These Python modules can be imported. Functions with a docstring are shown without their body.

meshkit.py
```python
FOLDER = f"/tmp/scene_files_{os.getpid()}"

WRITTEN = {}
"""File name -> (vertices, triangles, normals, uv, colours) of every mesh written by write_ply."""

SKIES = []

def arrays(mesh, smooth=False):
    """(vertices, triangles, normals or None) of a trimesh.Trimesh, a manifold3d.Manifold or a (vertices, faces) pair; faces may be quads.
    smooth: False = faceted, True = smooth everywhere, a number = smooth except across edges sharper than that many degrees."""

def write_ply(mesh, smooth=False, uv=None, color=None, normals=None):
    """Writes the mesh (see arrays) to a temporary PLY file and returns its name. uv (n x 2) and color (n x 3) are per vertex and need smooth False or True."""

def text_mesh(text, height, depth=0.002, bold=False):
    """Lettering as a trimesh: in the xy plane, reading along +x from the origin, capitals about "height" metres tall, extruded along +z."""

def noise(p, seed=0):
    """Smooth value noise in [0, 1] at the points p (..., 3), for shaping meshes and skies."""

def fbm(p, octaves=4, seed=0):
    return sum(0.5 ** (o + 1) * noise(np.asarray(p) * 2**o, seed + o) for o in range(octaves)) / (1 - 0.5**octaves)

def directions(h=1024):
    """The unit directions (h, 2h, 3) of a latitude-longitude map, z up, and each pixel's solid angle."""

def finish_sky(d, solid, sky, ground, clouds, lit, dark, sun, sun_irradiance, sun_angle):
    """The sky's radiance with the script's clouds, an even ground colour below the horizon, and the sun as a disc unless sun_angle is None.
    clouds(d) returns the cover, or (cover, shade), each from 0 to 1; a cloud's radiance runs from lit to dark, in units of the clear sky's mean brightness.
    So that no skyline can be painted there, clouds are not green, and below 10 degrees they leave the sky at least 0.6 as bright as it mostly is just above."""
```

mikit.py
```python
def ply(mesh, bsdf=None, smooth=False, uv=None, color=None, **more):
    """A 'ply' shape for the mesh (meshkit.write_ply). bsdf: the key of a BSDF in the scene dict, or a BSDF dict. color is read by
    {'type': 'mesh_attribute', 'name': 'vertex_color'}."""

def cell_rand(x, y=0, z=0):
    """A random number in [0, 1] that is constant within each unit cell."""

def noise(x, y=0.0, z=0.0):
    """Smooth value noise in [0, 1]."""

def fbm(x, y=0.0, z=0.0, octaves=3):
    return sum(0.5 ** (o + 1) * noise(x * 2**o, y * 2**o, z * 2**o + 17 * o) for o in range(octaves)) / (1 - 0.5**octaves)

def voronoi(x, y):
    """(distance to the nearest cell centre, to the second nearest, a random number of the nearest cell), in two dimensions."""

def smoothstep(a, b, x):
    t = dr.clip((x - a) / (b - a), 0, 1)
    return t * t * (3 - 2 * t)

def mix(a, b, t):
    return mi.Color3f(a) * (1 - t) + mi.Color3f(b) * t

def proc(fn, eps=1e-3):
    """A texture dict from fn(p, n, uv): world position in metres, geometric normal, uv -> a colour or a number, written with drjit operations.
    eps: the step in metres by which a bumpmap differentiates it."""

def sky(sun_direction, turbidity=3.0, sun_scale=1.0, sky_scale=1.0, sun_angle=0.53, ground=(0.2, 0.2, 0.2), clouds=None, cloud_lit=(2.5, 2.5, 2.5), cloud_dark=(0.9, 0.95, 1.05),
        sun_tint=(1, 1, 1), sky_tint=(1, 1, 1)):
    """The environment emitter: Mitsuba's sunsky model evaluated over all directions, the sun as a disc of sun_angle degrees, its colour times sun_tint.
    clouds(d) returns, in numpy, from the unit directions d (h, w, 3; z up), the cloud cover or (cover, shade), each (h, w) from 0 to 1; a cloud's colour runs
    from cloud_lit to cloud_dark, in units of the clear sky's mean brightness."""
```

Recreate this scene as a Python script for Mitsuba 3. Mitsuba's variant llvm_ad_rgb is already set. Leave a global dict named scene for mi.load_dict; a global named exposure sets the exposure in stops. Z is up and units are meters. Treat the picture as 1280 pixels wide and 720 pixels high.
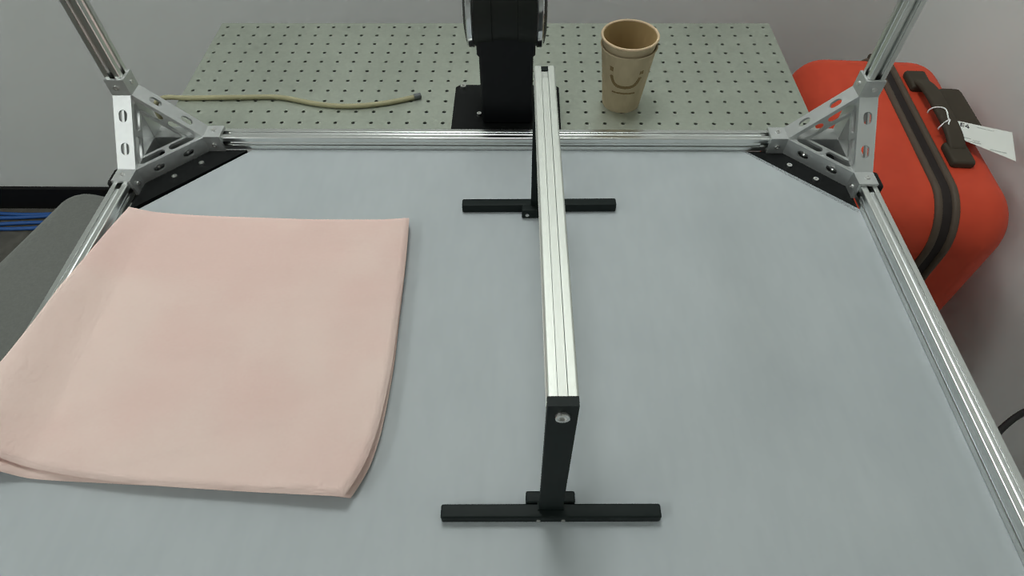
import math, random
import numpy as np
import trimesh, manifold3d as m3
import mitsuba as mi, drjit as dr
import mikit, meshkit
from mikit import proc, noise, fbm, smoothstep, mix, voronoi
from shapely.geometry import Polygon, Point, box as sbox
from shapely import affinity, union_all

random.seed(7); np.random.seed(7)
T = mi.ScalarTransform4f
scene, labels = {}, {}

# ------------------------------------------------------------------ camera, light, exposure
PITCH, YAW, ROLL, FOCAL = 0.9082, -0.0242, -0.0122, 782.2
EYE = np.array([0.0483, -0.9641, 0.5438])
fw = np.array([math.sin(YAW) * math.cos(PITCH), math.cos(YAW) * math.cos(PITCH), -math.sin(PITCH)])
rt = np.cross(fw, [0, 0, 1]); rt /= np.linalg.norm(rt)
upv = np.cross(rt, fw)
up2 = -rt * math.sin(ROLL) + upv * math.cos(ROLL)
scene['camera'] = {'type': 'perspective', 'fov': math.degrees(2 * math.atan(640 / FOCAL)), 'fov_axis': 'x', 'near_clip': 0.02, 'far_clip': 50,
                   'to_world': T().look_at(origin=EYE.tolist(), target=(EYE + fw).tolist(), up=up2.tolist())}
exposure = 0.15
FLOOR, CEIL, BACK, RIGHT, LEFT, FRONT = -0.75, 1.85, 0.34, 0.86, -2.6, -3.2
# ceiling panels: x, y, size x, size y, radiance
LAMPS = [(-0.10, 0.0, 0.5, 0.5, 15.8, 'square ceiling light panel nearest the back wall'), (-1.9, -1.70, 0.6, 1.2, 9.0, 'long ceiling light panel over the left side of the room')]
LAMP_TINT = (0.97, 1.0, 0.98)

# ------------------------------------------------------------------ materials
def mat(name, base, rough=0.5, metal=0.0, spec=0.5, **kw):
    c = base if isinstance(base, dict) else {'type': 'rgb', 'value': list(base)}
    scene[name] = {'type': 'twosided', 'inner': {'type': 'principled', 'base_color': c, 'roughness': rough, 'metallic': metal, 'specular': spec, **kw}}
    return name

def bumped(name, base, fn, scale, rough=0.8, spec=0.2, eps=1e-3, **kw):
    c = base if isinstance(base, dict) else {'type': 'rgb', 'value': list(base)}
    scene[name] = {'type': 'twosided', 'inner': {'type': 'bumpmap', 'tex': proc(fn, eps), 'scale': scale,
                   'bsdf': {'type': 'principled', 'base_color': c, 'roughness': rough, 'specular': spec, **kw}}}
    return name

def f_wall(p, n, uv):
    v = fbm(p.x * 3, p.y * 3, p.z * 3, 3)
    return mix((0.66, 0.68, 0.665), (0.71, 0.725, 0.71), v)
mat('m_wall', proc(f_wall), 0.85, spec=0.2)
mat('m_ceiling', (0.75, 0.75, 0.73), 0.9, spec=0.1)
def f_floor(p, n, uv):
    v = fbm(p.x * 60, p.y * 60, 0, 3)
    return mix((0.07, 0.068, 0.06), (0.12, 0.115, 0.10), v)
mat('m_floor', proc(f_floor), 0.8, spec=0.2)
mat('m_black_paint', (0.006, 0.006, 0.006), 0.6, spec=0.2)
mat('m_lamp_frame', (0.7, 0.7, 0.7), 0.5)
def f_board(p, n, uv):
    a = fbm(p.x * 9, p.y * 9, 3.0, 4)
    b = fbm(p.x * 140, p.y * 35, 1.0, 2)
    v = dr.clip(a * 0.75 + b * 0.25, 0, 1)
    return mix((0.36, 0.395, 0.41), (0.43, 0.465, 0.475), v)
mat('m_board', proc(f_board), 0.62, spec=0.3)
mat('m_board_edge', (0.10, 0.10, 0.10), 0.7)
def f_bread(p, n, uv):
    a = fbm(p.x * 14, p.y * 14, 0, 4)
    b = fbm(p.x * 300, p.y * 300, 0, 2)
    return mix((0.37, 0.405, 0.34), (0.50, 0.54, 0.46), dr.clip(a * 0.7 + b * 0.3, 0, 1))
mat('m_bread', proc(f_bread), 0.42, metal=0.75)
def f_alu(p, n, uv):
    v = fbm(p.x * 30, p.y * 30, p.z * 30, 3)
    return mix((0.66, 0.68, 0.66), (0.80, 0.81, 0.79), v)
mat('m_alu', proc(f_alu), 0.25, metal=1.0)
mat('m_alu_bar', (0.58, 0.605, 0.555), 0.50, metal=0.7)
mat('m_strip_white', (0.57, 0.595, 0.545), 0.5, metal=0.6)
mat('m_strip', (0.74, 0.76, 0.75), 0.24, metal=1.0)
mat('m_bracket', (0.62, 0.64, 0.63), 0.50, metal=0.92)
mat('m_steel', (0.75, 0.75, 0.73), 0.22, metal=1.0)
mat('m_chrome', (0.72, 0.73, 0.74), 0.12, metal=1.0)
mat('m_black_anod', (0.009, 0.014, 0.013), 0.5, spec=0.14)
mat('m_black_plate', (0.006, 0.007, 0.007), 0.6, spec=0.14)
mat('m_robot', (0.004, 0.005, 0.006), 0.5, spec=0.22)
mat('m_robot_shell', (0.006, 0.008, 0.006), 0.42, spec=0.3)
mat('m_rubber', (0.01, 0.01, 0.01), 0.7, spec=0.2)
def f_towel(p, n, uv):
    a = fbm(p.x * 8, p.y * 8, 2.0, 3)
    b = fbm(p.x * 500, p.y * 500, p.z * 500, 2)
    return mix((0.73, 0.525, 0.475), (0.765, 0.60, 0.54), dr.clip(smoothstep(0.25, 0.6, a) * 0.75 + 0.35 * b, 0, 1))
def b_towel(p, n, uv):
    return fbm(p.x * 450, p.y * 450, p.z * 450, 2) + 0.8 * noise(p.x * 60 , p.y * 160, 0)
bumped('m_towel', proc(f_towel), b_towel, 0.0012, 0.95, 0.05, eps=4e-4, sheen=0.3)
def f_case(p, n, uv):
    return mix((0.54, 0.055, 0.025), (0.60, 0.072, 0.033), fbm(p.x * 40, p.y * 40, p.z * 40, 3))
mat('m_case', proc(f_case), 0.55, spec=0.22)
mat('m_brown', (0.085, 0.062, 0.045), 0.6, spec=0.3)
mat('m_brown_dark', (0.050, 0.040, 0.028), 0.65, spec=0.25)
mat('m_zip_black', (0.020, 0.014, 0.013), 0.6, spec=0.3)
mat('m_paper', (0.78, 0.80, 0.76), 0.8, spec=0.1)
mat('m_ink', (0.04, 0.04, 0.04), 0.8, spec=0.1)
mat('m_ink_pale', (0.52, 0.54, 0.51), 0.8, spec=0.1)
mat('m_string', (0.82, 0.82, 0.80), 0.8, spec=0.1)
def f_cup(p, n, uv):
    return mix((0.36, 0.295, 0.19), (0.44, 0.365, 0.24), fbm(p.x * 180, p.y * 180, p.z * 60, 3))
mat('m_cup', proc(f_cup), 0.75, spec=0.15)
mat('m_cup_inner', (0.36, 0.255, 0.12), 0.7, spec=0.2)
mat('m_cup_rim', (0.56, 0.43, 0.28), 0.7, spec=0.2)
mat('m_cup_print', (0.20, 0.145, 0.07), 0.8, spec=0.1)
mat('m_cable', (0.34, 0.32, 0.19), 0.55, spec=0.3)
mat('m_cable_plug', (0.10, 0.11, 0.11), 0.5)
mat('m_cable_blue', (0.02, 0.09, 0.30), 0.5)
mat('m_cable_black', (0.01, 0.01, 0.01), 0.5)
def f_chair(p, n, uv):
    return mix((0.14, 0.146, 0.135), (0.185, 0.192, 0.178), fbm(p.x * 300, p.y * 300, p.z * 300, 2))
bumped('m_chair', proc(f_chair), lambda p, n, uv: noise(p.x * 500, p.y * 500, p.z * 500), 0.0005, 0.9, 0.1)

# ------------------------------------------------------------------ helpers
IDX = {}
def key_for(name):
    if name not in IDX:
        IDX[name] = 0; return name
    IDX[name] += 1
    return f'{name}_{IDX[name]:03d}'

def tm(m):
    if isinstance(m, m3.Manifold):
        a = m.to_mesh()
        return trimesh.Trimesh(np.array(a.vert_properties[:, :3], float), np.array(a.tri_verts), process=False)
    return m

def put(name, mesh, material, parent=None, smooth=30, label=None, cat=None, group=None, kind=None):
    k = key_for((parent + '__' if parent else '') + name)
    scene[k] = mikit.ply(tm(mesh), material, smooth=smooth)
    d = {}
    if label: d['label'] = label
    if cat: d['category'] = cat
    if group: d['group'] = group
    if kind: d['kind'] = kind
    if d: labels[k] = d
    return k

def thing(name, label, cat, group=None):
    k = key_for(name)
    labels[k] = {'label': label, 'category': cat}
    if group: labels[k]['group'] = group
    return k

def M(mesh):
    return m3.Manifold(m3.Mesh(np.asarray(mesh.vertices, np.float32), np.asarray(mesh.faces, np.uint32)))

def cube(x0, x1, y0, y1, z0, z1):
    return m3.Manifold.cube([x1 - x0, y1 - y0, z1 - z0]).translate([x0, y0, z0])

def rbox(x0, x1, y0, y1, z0, z1, r=0.001, seg=8):
    s = m3.Manifold.sphere(r, seg)
    return m3.Manifold.batch_hull([s.translate([x, y, z]) for x in (x0 + r, x1 - r) for y in (y0 + r, y1 - r) for z in (z0 + r, z1 - r)])

def cat_(*ms):
    return trimesh.util.concatenate([tm(m) for m in ms])

def xf(mesh, mtx):
    m = tm(mesh).copy(); m.apply_transform(mtx); return m

def rotz(a, loc=(0, 0, 0)):
    m = trimesh.transformations.rotation_matrix(a, [0, 0, 1]); m[:3, 3] = loc; return m

def frame(o, ex, ey, ez):
    m = np.eye(4); m[:3, 0], m[:3, 1], m[:3, 2], m[:3, 3] = ex, ey, ez, o; return m

def align(p0, p1, upd=(0, 0, 1)):
    """Matrix whose z axis runs from p0 to p1, origin at p0."""
    z = np.subtract(p1, p0).astype(float); z /= np.linalg.norm(z)
    u = np.array(upd, float)
    if abs(z @ u) > 0.99: u = np.array([0, 1.0, 0])
    x = np.cross(u, z); x /= np.linalg.norm(x)
    return frame(p0, x, np.cross(z, x), z)

def tube(pts, r, n=12, closed=False, steps=None):
    pts = np.asarray(pts, float)
    k = len(pts)
    if closed:
        tang = np.roll(pts, -1, 0) - np.roll(pts, 1, 0)
    else:
        tang = np.gradient(pts, axis=0)
    tang /= np.linalg.norm(tang, axis=1, keepdims=True)
    u = np.array([0, 0, 1.0]) if abs(tang[0][2]) < 0.9 else np.array([1.0, 0, 0])
    ring = []
    for i in range(k):
        u = u - tang[i] * (u @ tang[i]); u /= np.linalg.norm(u)
        w = np.cross(tang[i], u)
        a = np.arange(n) * 2 * math.pi / n
        rr = r[i] if np.ndim(r) else r
        ring.append(pts[i] + rr * (np.cos(a)[:, None] * u + np.sin(a)[:, None] * w))
    v = np.vstack(ring); f = []
    for i in range(k if closed else k - 1):
        j = (i + 1) % k
        for a in range(n):
            b = (a + 1) % n
            f += [[i * n + a, i * n + b, j * n + b], [i * n + a, j * n + b, j * n + a]]
    if not closed:
        c0, c1 = len(v), len(v) + 1
        v = np.vstack([v, pts[:1], pts[-1:]])
        for a in range(n):
            b = (a + 1) % n
            f += [[c0, b, a], [c1, (k - 1) * n + a, (k - 1) * n + b]]
    return trimesh.Trimesh(v, f, process=False)

def spline(pts, n=60):
    from scipy.interpolate import CubicSpline
    pts = np.asarray(pts, float)
    d = np.r_[0, np.cumsum(np.linalg.norm(np.diff(pts, axis=0), axis=1))]
    return CubicSpline(d, pts)(np.linspace(0, d[-1], n))

def lathe(profile, n=48):
    return trimesh.creation.revolve(np.asarray(profile, float), sections=n)

def bolt(p, d, r=0.0035, h=0.003, hexr=0.0016):
    """Socket head screw: head on the surface at p, pointing along d."""
    head = m3.Manifold.cylinder(h, r, r * 0.93, 20) - m3.Manifold.cylinder(h, hexr, hexr, 6).translate([0, 0, h * 0.4])
    return xf(head, align(p, np.add(p, d)))

# ------------------------------------------------------------------ room
def slab(x0, x1, y0, y1, z0, z1):
    return cube(x0, x1, y0, y1, z0, z1)
put('floor', slab(LEFT, RIGHT, FRONT, BACK, FLOOR - 0.05, FLOOR), 'm_floor', smooth=False, kind='structure', label='dark carpeted floor under the work table')
put('ceiling', slab(LEFT, RIGHT, FRONT, BACK, CEIL, CEIL + 0.05), 'm_ceiling', smooth=False, kind='structure', label='white ceiling')
put('wall_back', slab(LEFT - 0.1, RIGHT + 0.1, BACK, BACK + 0.1, FLOOR - 0.05, CEIL + 0.05), 'm_wall', smooth=False, kind='structure', label='plain grey wall behind the perforated board')
put('wall_right', slab(RIGHT, RIGHT + 0.1, FRONT, BACK, FLOOR - 0.05, CEIL + 0.05), 'm_wall', smooth=False, kind='structure', label='plain grey wall beside the red suitcase')
put('wall_left', slab(LEFT - 0.1, LEFT, FRONT, BACK, FLOOR - 0.05, CEIL + 0.05), 'm_wall', smooth=False, kind='structure', label='plain grey wall on the left')
put('wall_front', slab(LEFT - 0.1, RIGHT + 0.1, FRONT - 0.1, FRONT, FLOOR - 0.05, CEIL + 0.05), 'm_wall', smooth=False, kind='structure', label='plain grey wall behind the camera')
put('baseboard_back', rbox(LEFT, RIGHT, BACK - 0.012, BACK, FLOOR, FLOOR + 0.078, 0.002), 'm_black_paint', kind='structure', label='black baseboard along the grey back wall')
for x, y, sx, sy, rad, text in LAMPS:
    t = thing('ceiling_light', text, 'ceiling light', 'ceiling light panels')
    put('frame', cube(x - sx / 2 - 0.02, x + sx / 2 + 0.02, y - sy / 2 - 0.02, y + sy / 2 + 0.02, CEIL - 0.03, CEIL) - cube(x - sx / 2, x + sx / 2, y - sy / 2, y + sy / 2, CEIL - 0.04, CEIL - 0.012), 'm_lamp_frame', t, False)
    k = put('diffuser', trimesh.Trimesh([[x - sx / 2, y - sy / 2, CEIL - 0.015], [x + sx / 2, y - sy / 2, CEIL - 0.015], [x + sx / 2, y + sy / 2, CEIL - 0.015], [x - sx / 2, y + sy / 2, CEIL - 0.015]], [[0, 2, 1], [0, 3, 2]]), 'm_lamp_frame', t, False)
    scene[k]['emitter'] = {'type': 'area', 'radiance': {'type': 'rgb', 'value': [rad * c for c in LAMP_TINT]}}

# ------------------------------------------------------------------ work table
XL, XR, YR = -0.446, 0.468, -0.298           # centre lines of the frame's corner posts
YF = -1.22
tb = thing('work_table', 'grey-blue matte work table with clipped rear corners inside the aluminium frame', 'table')
out = Polygon([(XL, YF), (XR, YF), (XR, -0.4235), (0.343, -0.3065), (0.343, YR), (-0.310, YR), (-0.310, -0.3065), (XL, -0.444)])
put('tabletop', trimesh.creation.extrude_polygon(out, 0.018, engine='earcut').apply_translation([0, 0, -0.018]), 'm_board', tb, False)
for x, y in ((XL, YR), (XR, YR), (XL, YF + 0.03), (XR, YF + 0.03)):
    put('leg', rbox(x - 0.02, x + 0.02, y - 0.02 * (y > -1), y + 0.02, FLOOR, -0.0185 if y < -1 else -0.0065, 0.002) if y < -1 else rbox(x - 0.01, x + 0.01, y - 0.01, y + 0.01, FLOOR, -0.0065, 0.001), 'm_alu', tb)

# ------------------------------------------------------------------ aluminium profile
def profile_poly(w=0.020, slot=0.0068, lip=0.0018):
    h = w / 2
    p = sbox(-h, -h, h, h).buffer(-0.0018).buffer(0.0018, quad_segs=5)
    cav = Polygon([(-slot / 2, h + 0.001), (-slot / 2, h - lip), (-0.0055, h - lip), (-0.0055, h - lip - 0.0016), (-0.0030, h - 0.0062), (0.0030, h - 0.0062), (0.0055, h - lip - 0.0016), (0.0055, h - lip), (slot / 2, h - lip), (slot / 2, h + 0.001)])
    for k in range(4):
        p = p.difference(affinity.rotate(cav, 90 * k, origin=(0, 0)))
    return p.difference(Point(0, 0).buffer(0.0021, 6))
PROF = profile_poly()
def profile(p0, p1, upd=(0, 0, 1)):
    L = np.linalg.norm(np.subtract(p1, p0))
    return xf(trimesh.creation.extrude_polygon(PROF, L, engine='earcut'), align(p0, p1, upd))
def strip(p0, p1, nrm, w=0.0060, sink=0.0008, dome=0.0):
    """Slot cover along the profile whose axis runs p0 to p1, in the slot facing nrm."""
    p0, p1, nrm = np.array(p0, float), np.array(p1, float), np.array(nrm, float)
    L = np.linalg.norm(p1 - p0)
    z = (p1 - p0) / L
    x = np.cross(nrm, z)
    if dome:
        t = np.linspace(-1, 1, 11)
        pts = [(w / 2 * q, 0.01 - sink - dome * q * q) for q in t]
        body = trimesh.creation.extrude_polygon(Polygon(pts + [(w / 2, 0.01 - sink - dome - 0.0008), (-w / 2, 0.01 - sink - dome - 0.0008)]), L, engine='earcut')
    else:
        body = cube(-w / 2, w / 2, 0.01 - sink - 0.0014, 0.01 - sink, 0, L)
    return xf(body, frame(p0, x, nrm, z))

fr = thing('profile_frame', 'frame of silver slotted aluminium rails and posts around the table with braced corner brackets', 'frame')
node = {-1: np.array([XL, YR, 0.01]), 1: np.array([XR, YR, 0.01])}
r0 = put('rail', profile((XL + 0.0102, YR, 0.01), (XR - 0.0102, YR, 0.01)), 'm_alu', fr)
for nrm in ((0, 0, 1), (0, -1, 0)):
    put('slot_cover', strip((XL + 0.108, YR, 0.01), (XR - 0.108, YR, 0.01), nrm, sink=0.0003, dome=0.0013), 'm_strip', r0, 35)
for s in (-1, 1):
    x = node[s][0]
    r = put('rail', profile((x, YR - 0.0102, 0.01), (x, YF - 0.05, 0.01)), 'm_alu', fr)
    put('slot_cover', strip((x, YR - 0.108, 0.01), (x, YF - 0.05, 0.01), (0, 0, 1), sink=0.0003, dome=0.0010), 'm_strip', r, 35)
    put('slot_cover', strip((x, YR - 0.108, 0.01), (x, YF - 0.05, 0.01), (-s, 0, 0), sink=0.0003, dome=0.0010), 'm_strip', r, 35)
for s in (-1, 1):
    x = node[s][0]
    put('post', profile((x, YR, 0.0), (x, YR, 0.80), (0, 1, 0)), 'm_alu', fr)

def slot_cut(L, w, depth):
    c = m3.CrossSection([[[math.cos(a) * w / 2 + (L - w) / 2 * (1 if -math.pi / 2 <= a <= math.pi / 2 else -1), math.sin(a) * w / 2] for a in np.linspace(-math.pi, math.pi, 25)[:-1]]])
    return c.extrude(depth).translate([0, 0, -depth / 2])

def bracket(s):
    """Three-way corner bracket in millimetres along the three arms, mapped to metres at the corner."""
    W, H = 12.0, 20.0
    parts = []
    C0, C1 = 74, 98
    for a in range(3):
        lo, hi = [-10.0] * 3, [13.5] * 3
        lo[a], hi[a] = C0, C1
        parts.append(m3.Manifold.cube([hi[i] - lo[i] for i in range(3)]).translate(lo))
    for i, j, k in ((0, 1, 2), (0, 2, 1), (1, 2, 0)):
        # beam between arm i and arm j; local x along the beam, y inwards, z across (axis k)
        a = np.zeros(3); a[i] = 77; a[j] = 13.0
        b = np.zeros(3); b[i] = 13.0; b[j] = 77
        L = np.linalg.norm(b - a)
        ex = (b - a) / L
        ey = np.zeros(3); ey[i] = ey[j] = -1 / math.sqrt(2)
        ez = np.cross(ex, ey)
        zc = ez[k]                                  # +1 or -1
        beam = m3.Manifold.cube([L + 6, H, 22.5]).translate([-3, 0, -10 if zc > 0 else -12.5])
        beam -= m3.Manifold.cube([L - 12, H, 16.5]).translate([6, 3, -7 if zc > 0 else -9.5])
        for q in (-0.22, 0.22):
            hole = slot_cut(15, 10.5, 60).rotate([90, 0, 0]).translate([L * (0.5 + q), 0, 1.2 * zc])
            beam -= hole
            beam -= slot_cut(34, 11.0, 80).translate([L * (0.5 + q), 10.5, 0])
        m = np.eye(4)[:3]; m[:, 0], m[:, 1], m[:, 2], m[:, 3] = ex, ey, ez, a
        parts.append(beam.transform(m))
    body = m3.Manifold.batch_boolean(parts, m3.OpType.Add)
    # thin plates along the rails inside the corner
    for a in range(3):
        for b_ in range(3):
            if a == b_: continue
            lo, hi = [-10.0] * 3, [12.5] * 3
            lo[a], hi[a] = 10, 80
            lo[b_], hi[b_] = 10.15, 12.0
            body += m3.Manifold.cube([hi[i] - lo[i] for i in range(3)]).translate(lo)
    for a in range(3):                              # the rails and the post pass through
        lo, hi = [-10.15] * 3, [10.15] * 3
        hi[a] = 200
        body -= m3.Manifold.cube([hi[i] - lo[i] for i in range(3)]).translate(lo)
    return body

for s in (-1, 1):
    E = np.array([[-s, 0, 0], [0, -1, 0], [0, 0, 1]], float)
    mt = np.eye(4); mt[:3, :3] = E.T * 0.001; mt[:3, 3] = node[s]
    b = tm(bracket(s)).copy(); b.apply_transform(mt)
    if np.linalg.det(mt[:3, :3]) < 0: b.invert()
    # keep clear of the tabletop plane
    k = put('corner_bracket', b, 'm_bracket', fr, 25)
    w = lambda a, b_, c: node[s] + E.T @ (np.array([a, b_, c]) * 0.001)
    for (pos, d) in (((87, 0, 13.5), 2), ((0, 87, 13.5), 2), ((87, 13.5, 0), 1), ((13.5, 87, 0), 0), ((0, 13.5, 87), 1), ((13.5, 0, 87), 0)):
        put('bolt', bolt(w(*pos), E[d], 0.0030, 0.0018, 0.0014), 'm_steel', k)
    # screw heads seen through the oval holes of the lower brace
    for q in (-0.22, 0.22):
        c = np.array([45.0, 45.0, 1.2]) + q * 90.5 * np.array([-1, 1, 0]) / math.sqrt(2) - 5 * np.array([1, 1, 0]) / math.sqrt(2)
        d = E.T @ (np.array([1, 1, 0]) / math.sqrt(2))
        put('bolt', bolt(node[s] + E.T @ (c * 0.001), d, 0.0030, 0.0025, 0.0014), 'm_steel', k)
    # black gusset plate in the corner, in line with the tabletop
    gp = [(0.011, 0.011), (0.126, 0.011), (0.126, 0.0125), (0.0115, 0.124), (0.011, 0.124)]
    poly = Polygon([(node[s][0] - s * x, node[s][1] - y) for x, y in gp])
    g = put('gusset_plate', trimesh.creation.extrude_polygon(poly, 0.006, engine='earcut').apply_translation([0, 0, -0.006]), 'm_black_plate', fr, False, label='black triangular corner plate')
    for x, y in ((0.075, 0.0395), (0.0485, 0.0655)):
        put('bolt', bolt((node[s][0] - s * x, node[s][1] - y, 0.0), (0, 0, 1), 0.0036, 0.003, 0.0016), 'm_steel', g)
    # black clamp on the outer face of the side rail
    put('clamp', rbox(min(node[s][0] + s * 0.0102, node[s][0] + s * 0.022), max(node[s][0] + s * 0.0102, node[s][0] + s * 0.022), YR - 0.094, YR - 0.066, -0.006, 0.016, 0.003), 'm_rubber', fr, label='black plastic clamp block')

# ------------------------------------------------------------------ bar on two black T-shaped feet
bs = thing('bar_stand', 'silver slotted aluminium bar raised on two black T-shaped legs across the table', 'bar stand')
A = math.atan2(0.0055, 0.3705)
BS = rotz(A, (0.0745, -0.787, 0.0))
H = 0.200
bar = put('bar', xf(profile((0, 0.0072, H - 0.01), (0, 0.3628, H - 0.01)), BS), 'm_alu_bar', bs)
put('slot_cover', xf(strip((0, 0.0072, H - 0.01), (0, 0.3440, H - 0.01), (0, 0, 1)), BS), 'm_strip_white', bar, False)
for side in (0, 1):
    def loc(m):
        m = tm(m).copy()
        if side:
            m.apply_transform(trimesh.transformations.rotation_matrix(math.pi, [0, 0, 1])); m.apply_translation([0, 0.370, 0])
        m.apply_transform(BS); return m
    # leg: flat bar with a filleted flange
    HT = H + 0.0004 - 0.0055 * side
    prof = [(-0.0098, 0.0135), (-0.0098, HT), (0.0098, HT), (0.0098, 0.016)]
    fil = [(0.0098 + 0.0012 * (1 - math.sin(a)), 0.0135 + 0.0012 * (1 - math.cos(a))) for a in np.linspace(0, math.pi / 2, 7)]
    ol = [(0.0098, HT)] + [(x, z) for x, z in reversed(fil)] + [(0.0112, 0.0135), (0.0112, 0.0122), (-0.0112, 0.0122), (-0.0112, 0.0135)] + [(-x, z) for x, z in fil] + [(-0.0098, HT)]
    plate = trimesh.creation.extrude_polygon(Polygon(ol).buffer(0), 0.0068, engine='earcut')
    plate.apply_transform(frame((0, 0.007, 0), (1, 0, 0), (0, 0, 1), (0, -1, 0)))
    flange = rbox(-0.021, 0.021, 0.0062, 0.0165, 0.0002, 0.0135, 0.0015)
    lg = put('leg', loc(cat_(plate, flange)), 'm_black_anod', bs)
    put('bolt', loc(bolt((0, 0.0001, H - 0.0125), (0, -1, 0), 0.0050, 0.0024, 0.0030)), 'm_steel', lg, label='steel socket screw')
    for x in (-0.0145, 0.0145):
        put('screw', loc(bolt((x, 0.0164, 0.0065), (0, 1, 0), 0.0024, 0.0012, 0.0009)), 'm_steel', lg)
    ft = put('foot', loc(rbox(-0.093, 0.093, -0.006, 0.006, 0.0, 0.0121, 0.0016)), 'm_black_anod', bs)
    for x in (-0.0105, 0.0105):
        put('screw', loc(bolt((x, -0.0059, 0.0048), (0, -1, 0), 0.0019, 0.0012, 0.0008)), 'm_steel', ft)

# ------------------------------------------------------------------ perforated breadboard
bb = thing('breadboard', 'grey metal board perforated with a grid of small holes behind the table', 'perforated board')
bx = sbox(-0.45, -0.2872, 0.45, 0.0125)
hol = [Point(-0.4375 + 0.025 * c, -0.025 * r).buffer(0.0027, 3) for r in range(12) for c in range(36)]
plate = bx.difference(union_all(hol))
put('plate', trimesh.creation.extrude_polygon(plate, 0.0035, engine='earcut').apply_translation([0, 0, -0.0035]), 'm_bread', bb, False)
put('core', cube(-0.45, 0.45, -0.2872, 0.0125, -0.0150, -0.0036), 'm_black_paint', bb, False)
for x in (-0.42, 0.42):
    for y in (-0.25, -0.02):
        put('leg', rbox(x - 0.02, x + 0.02, y - 0.02, y + 0.02, FLOOR, -0.0152, 0.003), 'm_black_anod', bb)

# ------------------------------------------------------------------ robot arm base
rb = thing('robot_arm_base', 'black robot arm base with round joint housing bolted to the perforated board', 'robot arm')
px0, px1, py0, py1 = -0.0485, 0.1005, -0.284, -0.172
pl = Polygon([(px0, py0), (px1, py0), (px1, py1 - 0.006), (px1 - 0.006, py1), (px0 + 0.006, py1), (px0, py1 - 0.006)])
bp = put('base_plate', trimesh.creation.extrude_polygon(pl, 0.008, engine='earcut').apply_translation([0, 0, 0.0002]), 'm_black_plate', rb, False)
for x, y in ((-0.0375, -0.179), (0.0895, -0.179)):
    put('bolt', bolt((x, y, 0.0082), (0, 0, 1), 0.0045, 0.004, 0.002), 'm_steel', bp)
for x in (-0.0115, 0.0662):
    put('screw', bolt((x, -0.2435, 0.0082), (0, 0, 1), 0.0034, 0.004, 0.0015), 'm_steel', bp)
CX = 0.0268
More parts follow.
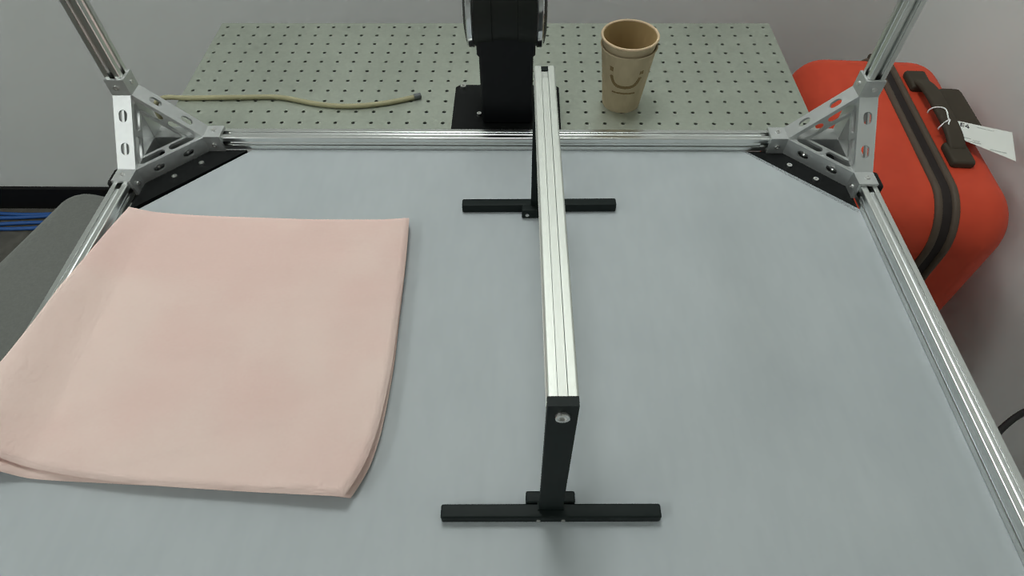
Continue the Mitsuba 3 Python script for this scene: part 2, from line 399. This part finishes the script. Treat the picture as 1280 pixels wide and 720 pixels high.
put('column', cat_(rbox(-0.0065, 0.0612, -0.2630, -0.1880, 0.0083, 0.150, 0.004), rbox(-0.0090, 0.0637, -0.2625, -0.188, 0.108, 0.150, 0.003)), 'm_robot', rb)
JZ, JY, JR = 0.156, -0.222, 0.050
def xlathe(prof, n=56):
    m = lathe(prof, n)
    return xf(m, frame((CX, JY, JZ), (0, 0, 1), (0, 1, 0), (-1, 0, 0)))
hw = 0.0380
jh = put('joint_housing', xlathe([(0, -hw), (JR - 0.002, -hw), (JR - 0.001, -hw + 0.002), (JR - 0.001, -0.016), (JR - 0.0025, -0.015), (JR - 0.0025, 0.015), (JR - 0.001, 0.016), (JR - 0.001, hw - 0.002), (JR - 0.002, hw), (0, hw)]), 'm_robot_shell', rb, 35)
for s in (-1, 1):
    pr = [(JR - 0.010, hw), (JR - 0.0015, hw), (JR + 0.0005, hw + 0.0015), (JR + 0.0005, hw + 0.0065), (JR - 0.0015, hw + 0.008), (JR - 0.010, hw + 0.008), (JR - 0.010, hw)]
    put('joint_ring', xlathe([(r, s * z) for r, z in (pr if s > 0 else pr[::-1])]), 'm_chrome', rb, 35, label='polished metal ring')
    pc = [(0, hw + 0.0081), (0, hw + 0.0120), (JR - 0.016, hw + 0.0120), (JR - 0.006, hw + 0.0100), (JR - 0.0025, hw + 0.0081), (0, hw + 0.0081)][::-1]
    put('joint_cap', xlathe([(r, s * z) for r, z in (pc if s > 0 else pc[::-1])]), 'm_robot_shell', rb, 35)
put('upper_link', rbox(0.0005, 0.0565, JY - 0.022, JY + 0.022, JZ + 0.045, JZ + 0.30, 0.008), 'm_robot_shell', rb)

# ------------------------------------------------------------------ paper cups
CUPX, CUPY = 0.1885, -0.2005
def cup_mesh(z0, rb_, rt_, h, t=0.0007):
    prof = [(0, z0 + 0.006), (rb_ - t, z0 + 0.006), (rt_ - t, z0 + h - 0.001), (rt_ + 0.0012, z0 + h), (rt_ + 0.0016, z0 + h - 0.0016), (rt_ + 0.0006, z0 + h - 0.0032), (rt_, z0 + h - 0.003), (rb_, z0), (rb_ - 0.0012, z0), (rb_ - 0.0012, z0 + 0.0050), (0, z0 + 0.0050)][::-1]
    return lathe(prof, 56).apply_translation([CUPX, CUPY, 0])
RB, RT, HC = 0.0262, 0.0362, 0.091
c1 = thing('paper_cup', 'brown kraft paper cup with a printed smile standing on the perforated board, holding another cup', 'paper cup')
put('body', cup_mesh(0.0003, RB, RT, HC), 'm_cup', c1, 40)
def on_cup(u, z, off=0.0005):
    """Point on the outer cup's wall: u metres round from the side facing the table, z metres up."""
    r = RB + (RT - RB) * z / HC + off
    a = -math.pi / 2 - 0.10 + u / 0.030
    return [CUPX + r * math.cos(a), CUPY + r * math.sin(a), z]
def ribbon(path, w):
    path = [np.array(p) for p in path]
    inner, outer = [], []
    top, bot = [], []
    for i, (u, z) in enumerate(path):
        a = path[max(i - 1, 0)]; b_ = path[min(i + 1, len(path) - 1)]
        d = b_ - a; d = d / np.linalg.norm(d); n_ = np.array([-d[1], d[0]]) * w / 2
        for lst, off in ((top, 0.0005), (bot, 0.00005)):
            lst.append(on_cup(u + n_[0], z + n_[1], off)); lst.append(on_cup(u - n_[0], z - n_[1], off))
    v = top + bot; N = len(top); f = []
    for i in range(0, N - 2, 2):
        f += [[i, i + 1, i + 3], [i, i + 3, i + 2], [N + i, N + i + 3, N + i + 1], [N + i, N + i + 2, N + i + 3],
              [i, i + 2, N + i + 2], [i, N + i + 2, N + i], [i + 1, N + i + 3, i + 3], [i + 1, N + i + 1, N + i + 3]]
    f += [[0, N, N + 1], [0, N + 1, 1], [N - 2, 2 * N - 1, 2 * N - 2], [N - 2, N - 1, 2 * N - 1]]
    return trimesh.Trimesh(v, f, process=False)
smile = [(-0.0185, 0.0600), (-0.0172, 0.0535), (-0.0125, 0.0470), (-0.006, 0.0448), (0.004, 0.0448), (0.0110, 0.0470), (0.0160, 0.0535), (0.0180, 0.0590)]
sm = spline([(u, z, 0) for u, z in smile], 24)[:, :2]
for rb2 in (ribbon(sm, 0.0044), ribbon([(-0.0190, 0.0665), (-0.0190, 0.0730)], 0.0048), ribbon([(0.0185, 0.0640), (0.0185, 0.0690)], 0.0052), ribbon([(u, 0.0345) for u in np.linspace(-0.0165, 0.0150, 12)], 0.0022)):
    put('printed_mark', rb2, 'm_cup_print', c1, False, label='brown printed stroke of the smile mark')
c2 = thing('paper_cup', 'plain kraft paper cup nested inside the printed cup, its open rim on top', 'paper cup')
put('body', cup_mesh(0.0125, RB - 0.0003, RT - 0.0003, HC).apply_translation([-0.0002, 0.0006, 0]), 'm_cup', c2, 40)
prof = [(0, 0.0190), (RB - 0.0014, 0.0190), (RT - 0.0013, 0.0125 + HC - 0.0016), (RT - 0.0016, 0.0125 + HC - 0.0016), (RB - 0.0018, 0.0194), (0, 0.0194)]
put('lining', lathe(prof, 56).apply_translation([CUPX - 0.0002, CUPY + 0.0006, 0]), 'm_cup_inner', c2, 40, label='darker inner lining')
a = np.linspace(0, 2 * math.pi, 49)[:-1]
put('rim', tube(np.c_[CUPX - 0.0002 + (RT + 0.0003) * np.cos(a), CUPY + 0.0006 + (RT + 0.0003) * np.sin(a), np.full(48, 0.0125 + HC - 0.0012)], 0.0017, 10, True), 'm_cup_rim', c2, True, label='pale rolled rim')

# ------------------------------------------------------------------ beige cable on the board
cb = thing('cable', 'beige cable lying across the left of the perforated board with a dark plug end', 'cable')
pts = spline([(-0.4920, -0.1990, -0.070), (-0.4905, -0.1988, -0.035), (-0.4860, -0.1985, -0.006), (-0.4700, -0.1982, 0.0034), (-0.4500, -0.1980, 0.0036), (-0.4056, -0.1979, 0.0036), (-0.345, -0.1965, 0.0036), (-0.3017, -0.1968, 0.0036), (-0.2644, -0.2068, 0.0036), (-0.2167, -0.2165, 0.0036), (-0.1603, -0.2125, 0.0036), (-0.1272, -0.2030, 0.0036), (-0.1075, -0.1955, 0.0038)], 110)
put('cord', tube(pts, 0.0034, 12), 'm_cable', cb, True)
put('plug', tube([(-0.1080, -0.1957, 0.0042), (-0.1020, -0.1932, 0.0042), (-0.0985, -0.1918, 0.0042)], [0.0040, 0.0041, 0.0037], 14), 'm_cable_plug', cb, 40, label='dark grey plug tip')

# ------------------------------------------------------------------ folded towel
tw = thing('towel', 'pale pink folded towel lying on the left of the table and over the side rail', 'towel')
def interp_poly(pts, n):
    pts = np.asarray(pts, float)
    from scipy.interpolate import PchipInterpolator
    d = np.r_[0, np.cumsum(np.linalg.norm(np.diff(pts, axis=0), axis=1))]
    return PchipInterpolator(d / d[-1], pts)(np.linspace(0, 1, n))
def towel_layer(top, right, bottom, left, base, thick, nu=120, nv=110, seed=0, lift=True):
    """Coons patch between the four edges (x, y); u runs left to right, v from the far edge to the near one."""
    Tt, Bb = interp_poly(top, nu), interp_poly(bottom, nu)
    Ll, Rr = interp_poly(left, nv), interp_poly(right, nv)
    u, v = np.meshgrid(np.linspace(0, 1, nu), np.linspace(0, 1, nv))
    u_, v_ = u[..., None], v[..., None]
    P = (1 - v_) * Tt[None] + v_ * Bb[None] + (1 - u_) * Ll[:, None] + u_ * Rr[:, None] \
        - ((1 - u_) * (1 - v_) * Tt[0] + u_ * (1 - v_) * Tt[-1] + (1 - u_) * v_ * Bb[0] + u_ * v_ * Bb[-1])
    x, y = P[..., 0], P[..., 1]
    # the rail under the left edge lifts the cloth
    t = np.clip((x - (XL + 0.010)) / 0.052, 0, 1)
    rail = 0.0215 * (1 - t * t * (3 - 2 * t)) * (0.25 + 0.75 * np.clip((-0.44 - y) / 0.13, 0, 1))
    q = np.stack([x * 9, y * 9, np.full_like(x, seed)], -1)
    wr = (meshkit.fbm(q, 3, seed) - 0.5)
    q2 = np.stack([x * 14, y * 38, np.full_like(x, seed + 3.0)], -1)
    wr2 = (meshkit.fbm(q2, 2, seed + 5) - 0.5)
    z0 = base + rail
    ed = np.minimum.reduce([u, 1 - u, v, 1 - v])
    rnd = np.sqrt(np.clip(1 - (1 - np.clip(ed / 0.022, 0, 1)) ** 2, 0, 1))
    mid = z0 + thick * 0.5
    if lift: mid = mid + 0.004 * np.clip(u - 0.75, 0, 1) * 4 * np.clip(v - 0.5, 0, 1) * 2
    up_ = mid + thick * 0.5 * rnd + (0.0044 * wr + 0.0030 * wr2) * np.clip(ed / 0.06, 0.15, 1)
    dn_ = mid - thick * 0.5 * rnd
    top_v = np.stack([x, y, up_], -1).reshape(-1, 3); bot_v = np.stack([x, y, dn_], -1).reshape(-1, 3)
    idx = np.arange(nu * nv).reshape(nv, nu)
    a_, b_, c_, d_ = idx[:-1, :-1].ravel(), idx[:-1, 1:].ravel(), idx[1:, 1:].ravel(), idx[1:, :-1].ravel()
    N = nu * nv
    f = np.vstack([np.c_[a_, d_, c_], np.c_[a_, c_, b_], np.c_[a_ + N, c_ + N, d_ + N], np.c_[a_ + N, b_ + N, c_ + N]])
    rim = np.r_[idx[0, :], idx[1:, -1], idx[-1, -2::-1], idx[-2:0:-1, 0]]
    nx = np.roll(rim, -1)
    f = np.vstack([f, np.c_[rim, nx, nx + N], np.c_[rim, nx + N, rim + N]])
    return trimesh.Trimesh(np.vstack([top_v, bot_v]), f, process=False)
top_e = [(-0.4215, -0.434), (-0.3977, -0.4376), (-0.3327, -0.4440), (-0.2654, -0.4468), (-0.1888, -0.4495), (-0.1229, -0.4490), (-0.0846, -0.4460)]
right_e = [(-0.0846, -0.4460), (-0.0811, -0.5082), (-0.0794, -0.5851), (-0.0783, -0.6433), (-0.0807, -0.7035), (-0.0857, -0.7386), (-0.1011, -0.7790)]
bot_e = [(-0.4700, -0.7360), (-0.4124, -0.7495), (-0.3729, -0.7575), (-0.3274, -0.7645), (-0.2619, -0.7705), (-0.2055, -0.7735), (-0.1497, -0.7765), (-0.1011, -0.7790)]
left_e = [(-0.4215, -0.434), (-0.4270, -0.4837), (-0.4330, -0.5653), (-0.4430, -0.6398), (-0.4500, -0.6728), (-0.4700, -0.7360)]
top_l = towel_layer(top_e, right_e, bot_e, left_e, 0.0085, 0.0085, seed=2)
sh = lambda e, dx, dy: [(x + dx, y + dy) for x, y in e]
r2 = [(x - 0.002 + 0.004 * k / 6, y) for k, (x, y) in enumerate(right_e)]
b2 = [(-0.4690, -0.7470), (-0.4124, -0.7590), (-0.3729, -0.7630), (-0.3274, -0.7650), (-0.2619, -0.7675), (-0.2055, -0.7690), (-0.1497, -0.7715), (-0.0985, -0.7760)]
r2[-1] = b2[-1]
l2 = [(x + 0.002, y) for x, y in left_e]; l2[-1] = b2[0]
t2 = [(x, y - 0.002) for x, y in top_e]; t2[0] = l2[0]; t2[-1] = r2[0]
low_l = towel_layer(t2, r2, b2, l2, 0.0004, 0.0080, seed=2, lift=False, nu=90, nv=80)
put('upper_fold', top_l, 'm_towel', tw, True)
put('lower_fold', low_l, 'm_towel', tw, True)

# ------------------------------------------------------------------ suitcase
sc_ = thing('suitcase', 'red hard-shell suitcase with brown zip band and handles standing against the right wall', 'suitcase')
SX0, SX1, SY0, SY1, SZ0, SZ1 = 0.531, 0.789, -0.338, 0.108, FLOOR + 0.045, -0.095
ZX = 0.676
SU = trimesh.transformations.rotation_matrix(math.radians(-3.6), [0, 0, 1], [0.676, 0, 0]); SU[0, 3] += 0.010
def sput(name, mesh, material, parent=None, smooth=30, **kw):
    return put(name, xf(mesh, SU), material, parent, smooth, **kw)
def rr_outline(off, R=0.075, n=14):
    y0, y1, z0, z1 = SY0 - off, SY1 + off, SZ0 - off, SZ1 + off
    R = max(R + off, 0.004)
    o = []
    for (cy, cz, a0) in ((y1 - R, z1 - R, 0), (y0 + R, z1 - R, 90), (y0 + R, z0 + R, 180), (y1 - R, z0 + R, 270)):
        for k in range(n + 1):
            a_ = math.radians(a0 + 90 * k / n); o.append((cy + R * math.cos(a_), cz + R * math.sin(a_)))
    return o
def shell(xs):
    """Loft of outlines: xs = list of (x, offset)."""
    rings = [[(x, y, z) for y, z in rr_outline(o)] for x, o in xs]
    n = len(rings[0]); v = np.array(sum(rings, [])); f = []
    for i in range(len(rings) - 1):
        for k in range(n):
            j = (k + 1) % n
            f += [[i * n + k, i * n + j, (i + 1) * n + j], [i * n + k, (i + 1) * n + j, (i + 1) * n + k]]
    for i, flip in ((0, True), (len(rings) - 1, False)):
        c = len(v); v = np.vstack([v, v[i * n:(i + 1) * n].mean(0)])
        for k in range(n):
            j = (k + 1) % n
            f.append([c, i * n + j, i * n + k] if flip else [c, i * n + k, i * n + j])
    m = trimesh.Trimesh(v, f, process=False)
    if m.volume < 0: m.invert()
    return m
re = 0.055
lft = [(SX0 + re * (1 - math.sin(a_)), -re * (1 - math.cos(a_))) for a_ in np.linspace(math.pi / 2, 0, 9)]
rgt = [(SX1 - re * (1 - math.sin(a_)), -re * (1 - math.cos(a_))) for a_ in np.linspace(0, math.pi / 2, 9)]
sput('front_shell', shell(lft + [(ZX - 0.0165, 0)]), 'm_case', sc_, 35)
sput('back_shell', shell([(ZX + 0.0165, 0)] + rgt), 'm_case', sc_, 35)
zb = sput('zip_band', shell([(ZX - 0.0163, 0.0005), (ZX + 0.0163, 0.0005)]), 'm_zip_black', sc_, 35, label='black zip running around the middle')
for s in (-1, 1):
    sput('piping', tube([(ZX + s * 0.0122, y, z) for y, z in rr_outline(-0.0005)], 0.0058, 10, True), 'm_brown', zb, True, label='taupe piping beside the zip')
# carry handle on the top
hz = SZ1
for y, nm in ((-0.012, 'a'), (-0.205, 'b')):
    sput('handle_mount', rbox(0.6990, 0.7330, y - 0.024, y + 0.024, hz - 0.001, hz + 0.012, 0.004), 'm_brown_dark', sc_)
hp = spline([(0.716, -0.022, hz + 0.010), (0.716, -0.045, hz + 0.017), (0.716, -0.108, hz + 0.020), (0.716, -0.170, hz + 0.017), (0.716, -0.194, hz + 0.010)], 40)
hb = [m3.Manifold.batch_hull([m3.Manifold.sphere(0.0045, 10).translate([p[0] + dx, p[1], p[2]]) for p in (hp[i], hp[i + 1]) for dx in (-0.0085, 0.0085)]) for i in range(39)]
sput('carry_handle', m3.Manifold.batch_boolean(hb, m3.OpType.Add), 'm_brown_dark', sc_, 40, label='dark brown carry handle')
# telescopic handle grip at the back edge
sput('pull_handle', rbox(0.7330, 0.7780, -0.158, -0.034, hz - 0.022, hz + 0.014, 0.013, 16), 'm_brown_dark', sc_, 40, label='dark brown pull handle at the back edge')
sput('zip_pull', cat_(rbox(ZX - 0.012, ZX + 0.016, SY1 - 0.040, SY1 - 0.022, hz - 0.018, hz - 0.003, 0.003)), 'm_brown_dark', sc_)
for x in (SX0 + 0.06, SX1 - 0.06):
    for y in (SY0 + 0.06, SY1 - 0.06):
        sput('wheel', xf(m3.Manifold.cylinder(0.024, 0.0235, 0.0235, 28).translate([0, 0, -0.012]), align((x, y, FLOOR + 0.0237), (x + 1, y, FLOOR + 0.0237))), 'm_rubber', sc_)
        sput('wheel_fork', rbox(x - 0.018, x + 0.018, y - 0.018, y + 0.018, FLOOR + 0.036, SZ0 + 0.012, 0.004), 'm_rubber', sc_)

# paper tag on the carry handle
tg = thing('luggage_tag', 'white paper luggage tag tied to the suitcase handle with white string', 'luggage tag')
c00, c10, c11 = np.array([0.7300, -0.1400, -0.0750]), np.array([0.8075, -0.1660, -0.0790]), np.array([0.7850, -0.2390, -0.0840])
ex = c10 - c00; LX = np.linalg.norm(ex); ex /= LX
nz = np.cross(ex, c11 - c10); nz /= np.linalg.norm(nz)
if nz[2] < 0: nz = -nz
ey = np.cross(nz, ex)
TG = frame(c00, ex, ey, nz)
SYT = 0.058
tp = Polygon([(0.0, -0.002), (LX, 0.0), (LX, -SYT - 0.008), (0.012, -SYT + 0.012), (0.006, -0.036), (-0.009, -0.020), (-0.008, -0.010)])
paper = put('paper', xf(trimesh.creation.extrude_polygon(tp, 0.0006, engine='earcut'), TG), 'm_paper', tg, False)
tx = meshkit.text_mesh('E4', 0.0085, 0.0003, True)
put('printed_text', xf(tx.apply_transform(rotz(-0.12, (0.0045, -0.0130, 0.00065))), TG), 'm_ink', paper, False)
lines = [cube(0.010 + 0.012 * k, 0.020 + 0.012 * k, -0.0400 - 0.002 * k, -0.0380 - 0.002 * k, 0.00065, 0.0009) for k in range(2)] + [cube(0.046, 0.070, -0.0545, -0.0520, 0.00065, 0.0009), cube(0.030, 0.055, -0.0085, -0.0070, 0.00065, 0.0009), cube(0.016, 0.034, -0.0465, -0.0440, 0.00065, 0.0009)]
for ln in lines: put('printed_line', xf(ln, TG), 'm_ink_pale', paper, False)
hole = TG @ np.array([-0.004, -0.015, 0.0012, 1]); hole = hole[:3]
put('string', cat_(tube(spline([hole, hole + [-0.006, 0.012, 0.004], (0.7165, -0.118, hz + 0.0265), (0.704, -0.112, hz + 0.022), (0.7015, -0.111, hz + 0.012)], 26), 0.0011, 8),
                   tube(spline([hole, hole + [-0.010, 0.000, 0.004], (0.7140, -0.148, hz + 0.0262), (0.7040, -0.152, hz + 0.021), (0.7015, -0.153, hz + 0.012)], 26), 0.0011, 8)), 'm_string', tg, True)

# ------------------------------------------------------------------ chair, loose cables
ch = thing('chair', 'grey upholstered seat beside the left end of the table, near the blue cables', 'chair')
CA = math.radians(-15)
CH = rotz(CA, (-0.79, -0.062, 0))
def superbox(x0, x1, y0, y1, z0, z1, r):
    return rbox(x0, x1, y0, y1, z0, z1, r, 32)
put('seat_cushion', xf(superbox(-0.055, 0.24, -0.47, 0.0, -0.405, -0.285, 0.058), CH), 'm_chair', ch, 60)
put('seat_shell', xf(rbox(-0.02, 0.21, -0.44, -0.03, -0.425, -0.404, 0.008), CH), 'm_black_paint', ch)
for x in (0.0, 0.19):
    for y in (-0.42, -0.05):
        put('leg', xf(rbox(x - 0.013, x + 0.013, y - 0.013, y + 0.013, FLOOR, -0.42, 0.003), CH), 'm_black_anod', ch)
for k, (dy, dz, ph, text) in enumerate(((0.0, 0.0, 0.0, 'blue network cable lying closest to the black baseboard'), (-0.016, 0.002, 1.0, 'second blue network cable from the black baseboard'),
                                          (-0.045, 0.0, 2.2, 'third blue network cable from the black baseboard'), (-0.058, 0.001, 0.5, 'blue network cable lying furthest from the black baseboard'))):
    p = [(-1.75 + 0.07 * i, 0.305 + dy + 0.007 * math.sin(i * 0.9 + ph), FLOOR + 0.006 + dz) for i in range(9 - (k > 1))]
    put('blue_cable', tube(spline(p, 50), 0.0055, 10), 'm_cable_blue', None, True, label=text, cat='cable', group='blue cables on the floor')
p = spline([(RIGHT - 0.004, -0.500, -0.262), (0.842, -0.515, -0.283), (0.815, -0.523, -0.297), (0.789, -0.531, -0.301), (0.7655, -0.5438, -0.302), (0.7457, -0.557, -0.302), (0.70, -0.60, -0.312), (0.62, -0.68, -0.38), (0.60, -0.72, -0.55), (0.62, -0.74, FLOOR + 0.012), (0.70, -0.80, FLOOR + 0.006)], 90)
put('black_cable', tube(p, 0.0048, 10), 'm_cable_black', None, True, label='black cable hanging between the right wall and the table', cat='cable')
